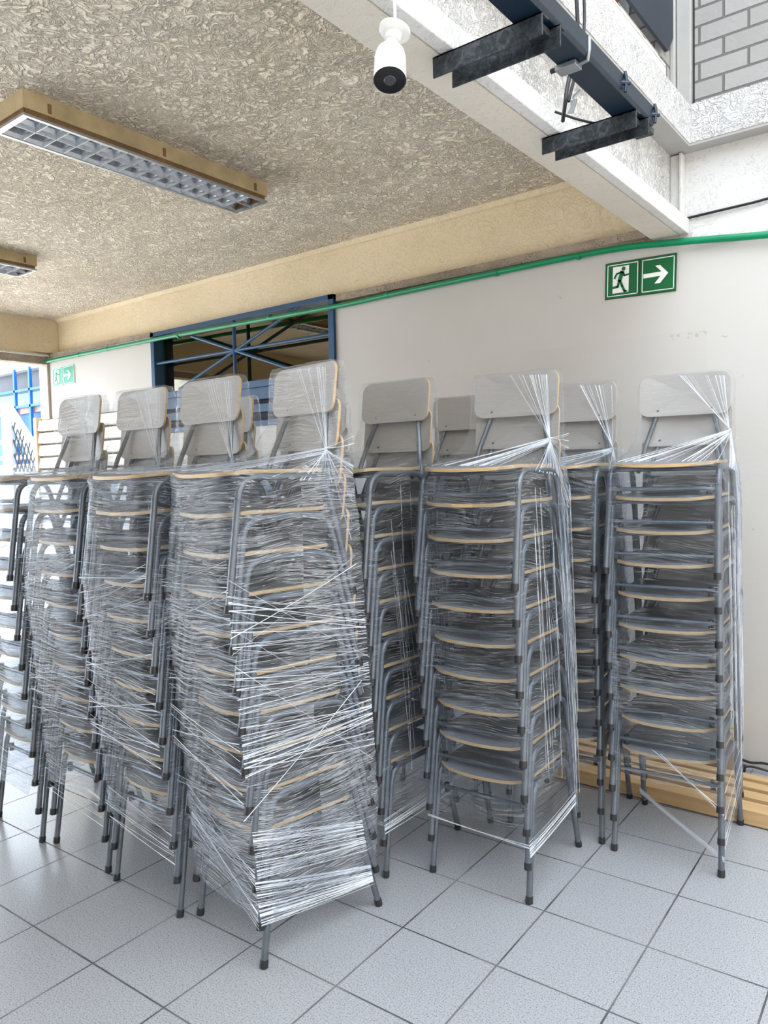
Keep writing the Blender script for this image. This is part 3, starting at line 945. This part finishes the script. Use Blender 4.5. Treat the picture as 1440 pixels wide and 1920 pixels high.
MB().box(-4, 3.0, 0.7, 3.0, 3.45, 3.62).build('upper_band', M['pale_blue'], t, False)
MB().box(-4, 3.0, 0.72, 3.0, 3.62, 4.15).build('dark_glazing', M['grey_panel'], t, False)
MB().box(-4, 3.0, 0.5, 3.0, 4.15, 4.35).build('fascia', M['out_white'], t, False)
for x in (-1.1, -0.35, 0.35, 1.35, 2.2):
    MB().box(x, x + 0.07, 0.45, 0.52, 1.2, 4.2).build('mullion', M['sky_blue'], t, False)
MB().box(0.72, 0.98, 0.25, 0.45, -0.02, 4.2).build('column', M['sky_blue'], t, False)
for z in (3.62, 3.22):
    MB().box(-4, 3, 0.45, 0.52, z, z + 0.06).build('glazing_bar', M['sky_blue'], t, False)
MB().prism([(-4, 0.55, 3.05), (0.6, 0.55, 3.10), (0.4, 0.55, 3.20), (-0.2, 0.55, 3.26), (-4, 0.55, 3.30)], (0, 0.04, 0)).build('roof_reflection', M['roof_reflection_red'], t, False)  # reflection of a roof, put on the glazing as a coloured sheet
t = empty('white_railing', (-17, 7.6, 0))
tag(t, 'white horizontal hand rail in front of the blue building', 'railing')
MB().box(-5, 6, 0, 0.06, 2.18, 2.27).build('top_rail', M['out_white'], t, False)
MB().box(-5, 6, 0, 0.06, 1.85, 1.93).build('middle_rail', M['out_white'], t, False)
MB().box(-5, 6, 0.1, 0.16, 0.0, 1.75).build('white_panel', M['out_white'], t, False)
for x in (-4.5, -2.2, 0.1, 2.4, 4.7):
    MB().box(x, x + 0.06, 0.0, 0.06, 0, 2.18).build('post', M['out_white'], t, False)
w = MB()
w.box(-30, -7.6, 14, 15, -0.02, 7)
tag(w.build('white_building', M['out_white'], None, False), 'plain white building wall far behind the blue glazing', 'building')

# ------------------------------------------------------------------ the school chair
PITCH, DRIFT = 0.1163, 0.0085
ZR = 0.377       # side rail centre height
TR = 0.0105


def chair_parts():
    root = empty('school_chair')
    # seat: dished plywood with waterfall front
    nx, ny = 14, 14
    hw, y0, y1, th = 0.168, 0.012, 0.375, 0.011
    outline = []
    w = MB()
    grid = []
    for j in range(ny + 1):
        v = j / ny
        row = []
        for i in range(nx + 1):
            uu = -1 + 2 * i / nx
            # rounded-rectangle plan via squircle narrowing near the ends
            yb = y0 + (y1 - y0) * v
            e = 1.0
            rc = 0.045
            dy = min(yb - y0, y1 - yb)
            if dy < rc:
                e = 1 - (rc - math.sqrt(max(0, rc * rc - (rc - dy) ** 2))) / hw
            x = uu * hw * e
            y = yb - 0.014 * (1 - uu * uu) * (1 - v) + 0.010 * (1 - uu * uu) * v
            z = 0.3985 - 0.010 * (1 - uu * uu) * (0.35 + 0.65 * math.sin(PI * min(1, v * 1.0)) ** 0.5 if v > 0 else 0.35)
            z -= 0.007 * max(0, 1 - v / 0.18) ** 2
            z += 0.004 * max(0, (v - 0.8) / 0.2) ** 2
            row.append((x, y, z))
        grid.append(row)
    n_ = nx + 1
    top = [p for row in grid for p in row]
    bot = [(x, y, z - th) for x, y, z in top]
    fs = [(j * n_ + i, j * n_ + i + 1, (j + 1) * n_ + i + 1, (j + 1) * n_ + i) for j in range(ny) for i in range(nx)]
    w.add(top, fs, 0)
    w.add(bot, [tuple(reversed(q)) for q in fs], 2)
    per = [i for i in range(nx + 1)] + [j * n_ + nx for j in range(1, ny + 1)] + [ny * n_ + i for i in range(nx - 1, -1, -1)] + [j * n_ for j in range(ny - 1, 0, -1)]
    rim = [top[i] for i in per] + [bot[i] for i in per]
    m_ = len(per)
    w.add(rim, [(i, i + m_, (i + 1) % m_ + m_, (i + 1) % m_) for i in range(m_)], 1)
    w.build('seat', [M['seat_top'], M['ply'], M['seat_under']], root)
    # backrest: curved plywood with rounded corners
    pts = round_rect(-0.166, 0.166, -0.080, 0.080, 0.036, 6)
    th = 0.009
    def bp(x, z, o):
        y = 0.398 + 0.13 * (z + 0.08) + 0.020 * (1 - (x / 0.166) ** 2) + o
        return (x, y, 0.656 + z)
    w = MB()
    rings = 5
    m_ = len(pts)
    for o, flip, mi in ((0.0, False, 0), (th, True, 0)):
        vs = []
        for k in range(rings, 0, -1):
            s = k / rings
            vs += [bp(x * s, z * s, o) for x, z in pts]
        vs.append(bp(0, 0, o))
        fs = []
        for k in range(rings - 1):
            for i in range(m_):
                q = (k * m_ + i, k * m_ + (i + 1) % m_, (k + 1) * m_ + (i + 1) % m_, (k + 1) * m_ + i)
                fs.append(q if flip else tuple(reversed(q)))
        for i in range(m_):
            q = ((rings - 1) * m_ + i, (rings - 1) * m_ + (i + 1) % m_, rings * m_)
            fs.append(q if flip else tuple(reversed(q)))
        w.add(vs, fs, mi)
    vs = [bp(x, z, 0) for x, z in pts] + [bp(x, z, th) for x, z in pts]
    w.add(vs, [(i, (i + 1) % m_, (i + 1) % m_ + m_, i + m_) for i in range(m_)], 1)
    bk = w.build('backrest', [M['laminate'], M['ply']], root)
    w = MB()
    for x, z in ((-0.098, -0.058), (0.098, -0.058), (-0.0, 0.045)):
        p = Vector(bp(x, z, 0))
        w.tube([p + Vector((0, 0.001, 0)), p - Vector((0, 0.0022, 0))], [0.0055, 0.0035], 8)
    w.build('screws', M['screw'], bk)
    # legs, rails
    for s in (-1, 1):
        ft, rt = Vector((s * 0.185, 0.0, 0.018)), Vector((s * 0.185, 0.445, 0.018))
        A, B = Vector((s * 0.180, 0.052, ZR)), Vector((s * 0.180, 0.345, ZR))
        df, dr = (ft - A).normalized(), (rt - B).normalized()
        rr = 0.062
        a1, b1 = A + df * rr, B + dr * rr
        a2, b2 = A + Vector((0, rr, 0)), B - Vector((0, rr, 0))
        def bez(p, c, q, n=7):
            return [(p * (1 - k / n) ** 2 + c * 2 * (k / n) * (1 - k / n) + q * (k / n) ** 2) for k in range(n + 1)]
        MB().tube(bez(a1, A, a2) + bez(b2, B, b1), TR, 10, cap=False).build('side_rail', M['tube'], root)
        for nm, foot, top_ in (('front', ft, a1), ('rear', rt, b1)):
            lg = MB().tube([foot, top_], TR, 10, cap=False).build('leg', M['tube'], root)
            d = (foot - top_).normalized()
            MB().tube([foot - d * 0.006, foot + d * 0.0, foot + d * 0.0165, foot + d * 0.0175], [TR + 0.0015, TR + 0.0022, TR + 0.0022, TR], 10).build('rubber_foot', M['rubber'], lg)
    # cross bars under the seat, stretchers
    for y in (0.095, 0.315):
        MB().tube([(-0.176, y, 0.372), (0.176, y, 0.372)], 0.0085, 8).build('cross_bar', M['tube'], root)
    for y, z in ((0.046, 0.302),):
        st = MB().tube([(-0.180, y, z), (0.180, y, z)], 0.0075, 8).build('stretcher', M['tube'], root)
        w = MB()
        for s in (-1, 1):
            w.tube([(s * 0.150, y + 0.004, z + 0.012), (s * 0.150, y + 0.004, z - 0.020)], 0.0095, 10)
        w.build('bumpers', M['rubber'], st)
    # back supports
    for s in (-1, 1):
        path = [(s * 0.150, 0.318, 0.362), (s * 0.150, 0.345, 0.378), (s * 0.148, 0.366, 0.402), (s * 0.135, 0.388, 0.47), (s * 0.104, 0.424, 0.585), (s * 0.098, 0.436, 0.64), (s * 0.098, 0.444, 0.715)]
        MB().tube(catmull(path, 3), 0.0092, 9).build('back_support', M['tube'], root)
    return root


proto = chair_parts()


def copy_tree(o, parent=None):
    c = o.copy()
    col.objects.link(c)
    if parent is not None:
        c.parent = parent
    for ch in list(o.children):
        copy_tree(ch, c)
    return c


ORD = ['top', 'second', 'third', 'fourth', 'fifth', 'sixth', 'seventh', 'eighth', 'ninth']
first = True


def place_stack(x, y, deg, desc, seed, n=10, ):
    """x, y: midpoint between the front feet of the bottom chair"""
    global first
    rnd = random.Random(seed)
    th = math.radians(deg)
    c, s = math.cos(th), math.sin(th)
    for i in range(n):
        lx = rnd.uniform(-0.0015, 0.0015) if i else 0
        ly = -DRIFT * i + (rnd.uniform(-0.001, 0.001) if i else 0)
        o = proto if first else copy_tree(proto)
        first = False
        o.location = (x + c * lx - s * ly, y + s * lx + c * ly, i * PITCH)
        o.rotation_euler = (0, 0, th + (math.radians(rnd.uniform(-0.35, 0.35)) if i else 0))
        k = n - 1 - i
        pos = 'bottom' if i == 0 else ORD[k]
        tag(o, 'grey %s chair in %s' % (pos if pos in ('top', 'bottom') else pos + ' from top', desc), 'chair', 'stacked school chairs wrapped in film')


# ------------------------------------------------------------------ stretch film around a stack
def prof(z):
    """local half-width, front y, back y of a wrapped stack at height z"""
    def lerp(tab):
        for (z0, v0), (z1, v1) in zip(tab, tab[1:]):
            if z <= z1:
                t_ = (z - z0) / (z1 - z0)
                return v0 + (v1 - v0) * t_
        return tab[-1][1]
    hw = lerp([(0, 0.198), (1.30, 0.197), (1.42, 0.190), (1.45, 0.180), (1.55, 0.172), (1.75, 0.174), (1.80, 0.15)])
    fy = lerp([(0, -0.012), (0.1, -0.022), (1.06, -0.096), (1.25, -0.076), (1.38, -0.062), (1.425, -0.068), (1.445, -0.055), (1.475, 0.10), (1.52, 0.24), (1.60, 0.300), (1.78, 0.318), (1.80, 0.33)])
    by = lerp([(0, 0.462), (0.35, 0.475), (0.6, 0.462), (0.75, 0.462), (1.70, 0.385), (1.80, 0.38)])
    return hw, fy, by


def wrap(x, y, deg, desc, seed, heavy, hem=0.22, hem_var=0.05, tail=None, n=10, strands=()):
    th = math.radians(deg)
    off_z = (n - 10) * PITCH
    rnd = random.Random(seed * 11 + 3)
    rows = 120
    cols = 144
    ztop = 1.784 + off_z
    vs, uvs = [], []
    so = Vector((seed * 7.3, seed * 3.1, 0))
    for j in range(rows + 1):
        v = j / rows
        for i in range(cols):
            u_ = i / cols
            an = 2 * PI * u_
            hemz = hem + hem_var * noise.noise(Vector((math.cos(an) * 1.8, math.sin(an) * 1.8, seed))) * 2
            if tail is not None:
                # deeper tail towards one direction
                dd = math.cos(an - tail[0])
                hemz -= tail[1] * max(0, dd) ** 4
            z = hemz + (ztop - hemz) * v
            hw, fy, by = prof(z - off_z)
            # superellipse ring
            ca, sa = math.cos(an), math.sin(an)
            e = 0.22
            px = hw * math.copysign(abs(ca) ** e, ca) if abs(ca) > 1e-9 else 0
            sy = math.copysign(abs(sa) ** e, sa) if abs(sa) > 1e-9 else 0
            py_ = (fy + by) / 2 + (by - fy) / 2 * sy
            # film sags between the tubes and gathers into folds
            n3 = noise.noise(Vector((px * 9, py_ * 9, z * 7)) + so)
            n4 = noise.noise(Vector((px * 30, py_ * 30, z * 22)) + so)
            rid = 1 - abs(noise.noise(Vector((px * 14, py_ * 14, z * 34 + 6 * px)) + so * 1.3)) * 2
            loose = 1.0 if z - off_z < 1.40 else 1.3
            d = (0.003 * n3 + 0.002 * n4 + 0.003 * rid ** 3) * loose
            nrm = Vector((ca * (0.4 + 0.6 * abs(ca)), sa * (0.4 + 0.6 * abs(sa)), 0)).normalized()
            vs.append((px + nrm.x * d, py_ + nrm.y * d, z + 0.004 * n4))
    # perimeter-based uv
    fs = []
    for j in range(rows):
        for i in range(cols):
            i2 = (i + 1) % cols
            fs.append((j * cols + i, j * cols + i2, (j + 1) * cols + i2, (j + 1) * cols + i))
    # top cap gather
    ct = len(vs)
    hw, fy, by = prof(1.795)
    vs.append((0, (fy + by) / 2, ztop + 0.004))
    for i in range(cols):
        fs.append((rows * cols + i, rows * cols + (i + 1) % cols, ct))
    me = bpy.data.meshes.new('plastic_wrap')
    me.from_pydata(vs, [], fs)
    uvl = me.uv_layers.new(name='UVMap')
    # arc length table on the middle row
    mid = rows // 3
    al = [0.0]
    for i in range(cols):
        p, q = Vector(vs[mid * cols + i]), Vector(vs[mid * cols + (i + 1) % cols])
        al.append(al[-1] + (Vector((p.x - q.x, p.y - q.y))).length)
    for poly in me.polygons:
        idx = [me.loops[li].vertex_index for li in poly.loop_indices]
        ii = [k % cols for k in idx if k != ct]
        wrapf = (max(ii) - min(ii)) > cols / 2
        for li, k in zip(poly.loop_indices, idx):
            if k == ct:
                uvl.data[li].uv = (al[ii[0]], 1.9)
            else:
                a_i = k % cols
                aa = al[-1] if (wrapf and a_i == 0) else al[a_i]
                uvl.data[li].uv = (aa, vs[k][2])
        poly.use_smooth = True
    me.materials.append(film('stretch_film_%d' % seed, heavy, seed))
    o = bpy.data.objects.new('plastic_wrap', me)
    col.objects.link(o)
    o.location = (x, y, 0)
    o.rotation_euler = (0, 0, th)
    tag(o, desc, 'plastic film', 'clear plastic film wrapped round the chair stacks')
    # gathered strands of torn film stretched between the tubes
    for (kind, P0, P1, Q0, Q1, cnt) in strands:
        w = MB()
        P0, P1, Q0, Q1 = map(Vector, (P0, P1, Q0, Q1))
        for k in range(cnt):
            t0, t1 = rnd.random(), rnd.random()
            t1 = t0 + (t1 - t0) * 0.22
            a0 = P0.lerp(P1, t0)
            a1 = Q0.lerp(Q1, t1)
            if kind == 'pleat':
                a0 = a0 + Vector((0, 0, rnd.uniform(-0.35, 0.02)))
                a1 = a1 + Vector((0, 0, rnd.uniform(-0.15, 0.45)))
            midp = (a0 + a1) / 2 + Vector((rnd.uniform(-.002, .004), rnd.uniform(-.003, .003), rnd.uniform(-0.012, 0.002)))
            r_ = rnd.choice([0.0003, 0.0004, 0.0005, 0.0007, 0.0011] if kind != 'pleat' else [0.0003, 0.0004, 0.0005])
            pts = [a0 * (1 - s) ** 2 + midp * 2 * s * (1 - s) + a1 * s * s for s in (0, .25, .5, .75, 1)]
            w.tube(pts, [r_ * 1.4, r_, r_ * 0.8, r_, r_ * 1.4], 4, cap=False)
        w.build('torn_strands', M['strand'], o)
    return o


# strands: (kind, start-lo, start-hi, end-lo, end-hi, count), in the stack's own frame
ST1 = [('side', (0.197, -0.012, 0.13), (0.197, -0.03, 0.27), (0.197, 0.420, 0.085), (0.197, 0.405, 0.16), 46),
       ('side', (0.198, -0.02, 0.27), (0.198, -0.035, 0.42), (0.198, 0.395, 0.20), (0.198, 0.37, 0.34), 44),
       ('front', (0.196, -0.02, 0.12), (0.196, -0.03, 0.30), (-0.196, -0.02, 0.30), (-0.196, -0.03, 0.46), 12),
       ('side', (0.200, -0.05, 0.55), (0.200, -0.09, 1.10), (0.198, 0.44, 0.50), (0.198, 0.40, 1.08), 60),
       ('side', (0.200, -0.07, 0.85), (0.200, -0.085, 1.20), (0.198, 0.43, 0.40), (0.198, 0.42, 0.95), 4),
       ('side', (0.200, -0.06, 0.42), (0.200, -0.085, 1.0), (0.198, 0.39, 0.70), (0.198, 0.37, 1.25), 4)]
STC = [('side', (0.196, -0.012, 0.16), (0.196, -0.02, 0.22), (0.196, 0.40, 0.17), (0.196, 0.39, 0.26), 18),
       ('front', (0.196, -0.02, 0.19), (0.196, -0.02, 0.21), (-0.196, -0.01, 0.20), (-0.196, -0.01, 0.22), 4)]
STR = [('diag', (0.196, -0.01, 0.055), (0.196, -0.01, 0.075), (-0.190, 0.40, 0.06), (-0.185, 0.36, 0.11), 16),
       ('front', (0.196, -0.02, 0.22), (0.196, -0.02, 0.25), (0.0, -0.025, 0.40), (-0.05, -0.025, 0.42), 5),
       ('side', (0.196, 0.0, 0.10), (0.196, 0.0, 0.3), (0.196, 0.42, 0.20), (0.196, 0.40, 0.35), 10)]
STL = [('front', (0.196, -0.02, 0.18), (0.196, -0.03, 0.30), (-0.196, -0.02, 0.20), (-0.196, -0.03, 0.40), 9),
       ('front', (0.198, -0.06, 0.5), (0.198, -0.09, 1.2), (-0.198, -0.06, 0.45), (-0.198, -0.09, 1.2), 44)]

def fan(kx, kz, n=12):
    K0, K1 = (kx, 0.300, kz - 0.008), (kx + 0.006, 0.285, kz + 0.008)
    sx = 1 if kx > 0 else -1
    return [('fan', K0, K1, (sx * 0.170, 0.33, 1.76), (-sx * 0.03, 0.318, 1.775), n),
            ('fan', K0, K1, (sx * 0.185, -0.055, 1.44), (-sx * 0.16, -0.050, 1.448), n + 6),
            ('fan', K0, K1, (sx * 0.192, 0.05, 1.425), (sx * 0.192, 0.30, 1.40), n),
            ('fan', K0, K1, (sx * 0.192, 0.36, 1.15), (sx * 0.180, 0.40, 1.60), n)]


# upright pleats where the film is pulled tight down the right side
PLEAT = [('pleat', (0.199, 0.02, 1.36), (0.196, 0.30, 1.38), (0.199, 0.05, 0.45), (0.199, 0.40, 0.50), 22),
         ('pleat', (0.199, 0.25, 1.30), (0.192, 0.38, 1.40), (0.199, 0.36, 0.25), (0.199, 0.43, 0.30), 16)]
STACKS = [
    # x, y, deg, chair phrase, film label, seed, heavy, hem, tail, strands
    (-1.790, 1.478, -9.5, 'the big nearest stack with heavy torn film', 'heavily creased white film on the nearest stack, torn strands round its lower legs', 1, 0.62, 0.16, None, ST1 + STL + fan(0.165, 1.50, 13)),
    (-2.204, 1.466, -1.0, 'the stack just left of the nearest one', 'film on the stack just left of the nearest one', 2, 0.45, 0.28, None, STL + fan(0.165, 1.47, 16)),
    (-2.648, 1.486, -1.0, 'the second stack from the left edge', 'film on the second stack from the left edge', 3, 0.50, 0.26, None, STL + fan(0.16, 1.47, 14)),
    (-3.071, 1.462, -1.0, 'the leftmost stack beside the bright opening', 'film on the leftmost stack, glowing white in the light from the opening', 4, 0.55, 0.22, None, STL + fan(0.16, 1.48, 14)),
    (-1.322, 2.180, 3.0, 'the middle stack standing alone on the right half', 'lighter film on the middle stack, stretched to its rear leg in a triangle', 5, 0.36, 0.24, (-0.6, 0.06), STC + fan(0.15, 1.53, 18) + PLEAT),
    (-0.858, 2.706, 5.0, 'the rightmost stack by the pine pallet', 'thin film on the rightmost stack with diagonal strands to the floor', 6, 0.36, 0.28, (0.0, 0.12), STR + fan(0.165, 1.55, 16) + PLEAT),
    (-1.806, 2.050, -2.0, 'the recessed stack between the nearest and middle ones', 'film on the recessed stack behind and right of the nearest one', 7, 0.34, 0.22, None, STC + PLEAT),
    (-1.283, 2.690, 7.0, 'the stack between the middle and rightmost ones', 'film on the stack squeezed between the middle and rightmost stacks', 8, 0.36, 0.30, None, fan(0.16, 1.50, 12)),
    (-1.900, 2.790, 6.0, 'the back row stack just left of the middle one', 'film on the back stack seen just left of the middle stack', 9, 0.25, 0.30, None, ()),
    (-2.235, 2.020, -2.0, 'the mostly hidden stack behind the nearest one', 'film on the mostly hidden stack behind the nearest one', 10, 0.40, 0.30, None, ()),
    (-2.715, 1.990, -1.0, 'the mostly hidden stack below the window', 'film on the mostly hidden stack below the window', 11, 0.50, 0.30, None, ()),
    (-2.700, 2.610, 0.0, 'the farthest back stack, a sliver beyond the nearest', 'film on the farthest back stack, only a sliver visible', 12, 0.40, 0.30, None, ()),
]
for (x, y, dg, cl, fl_, sd, hv, hem, tail, stn) in STACKS:
    place_stack(x, y, dg, cl, sd)
for (x, y, dg, cl, fl_, sd, hv, hem, tail, stn) in STACKS:
    wrap(x, y, dg, fl_, sd, hv, hem, 0.05, tail, 10, stn)
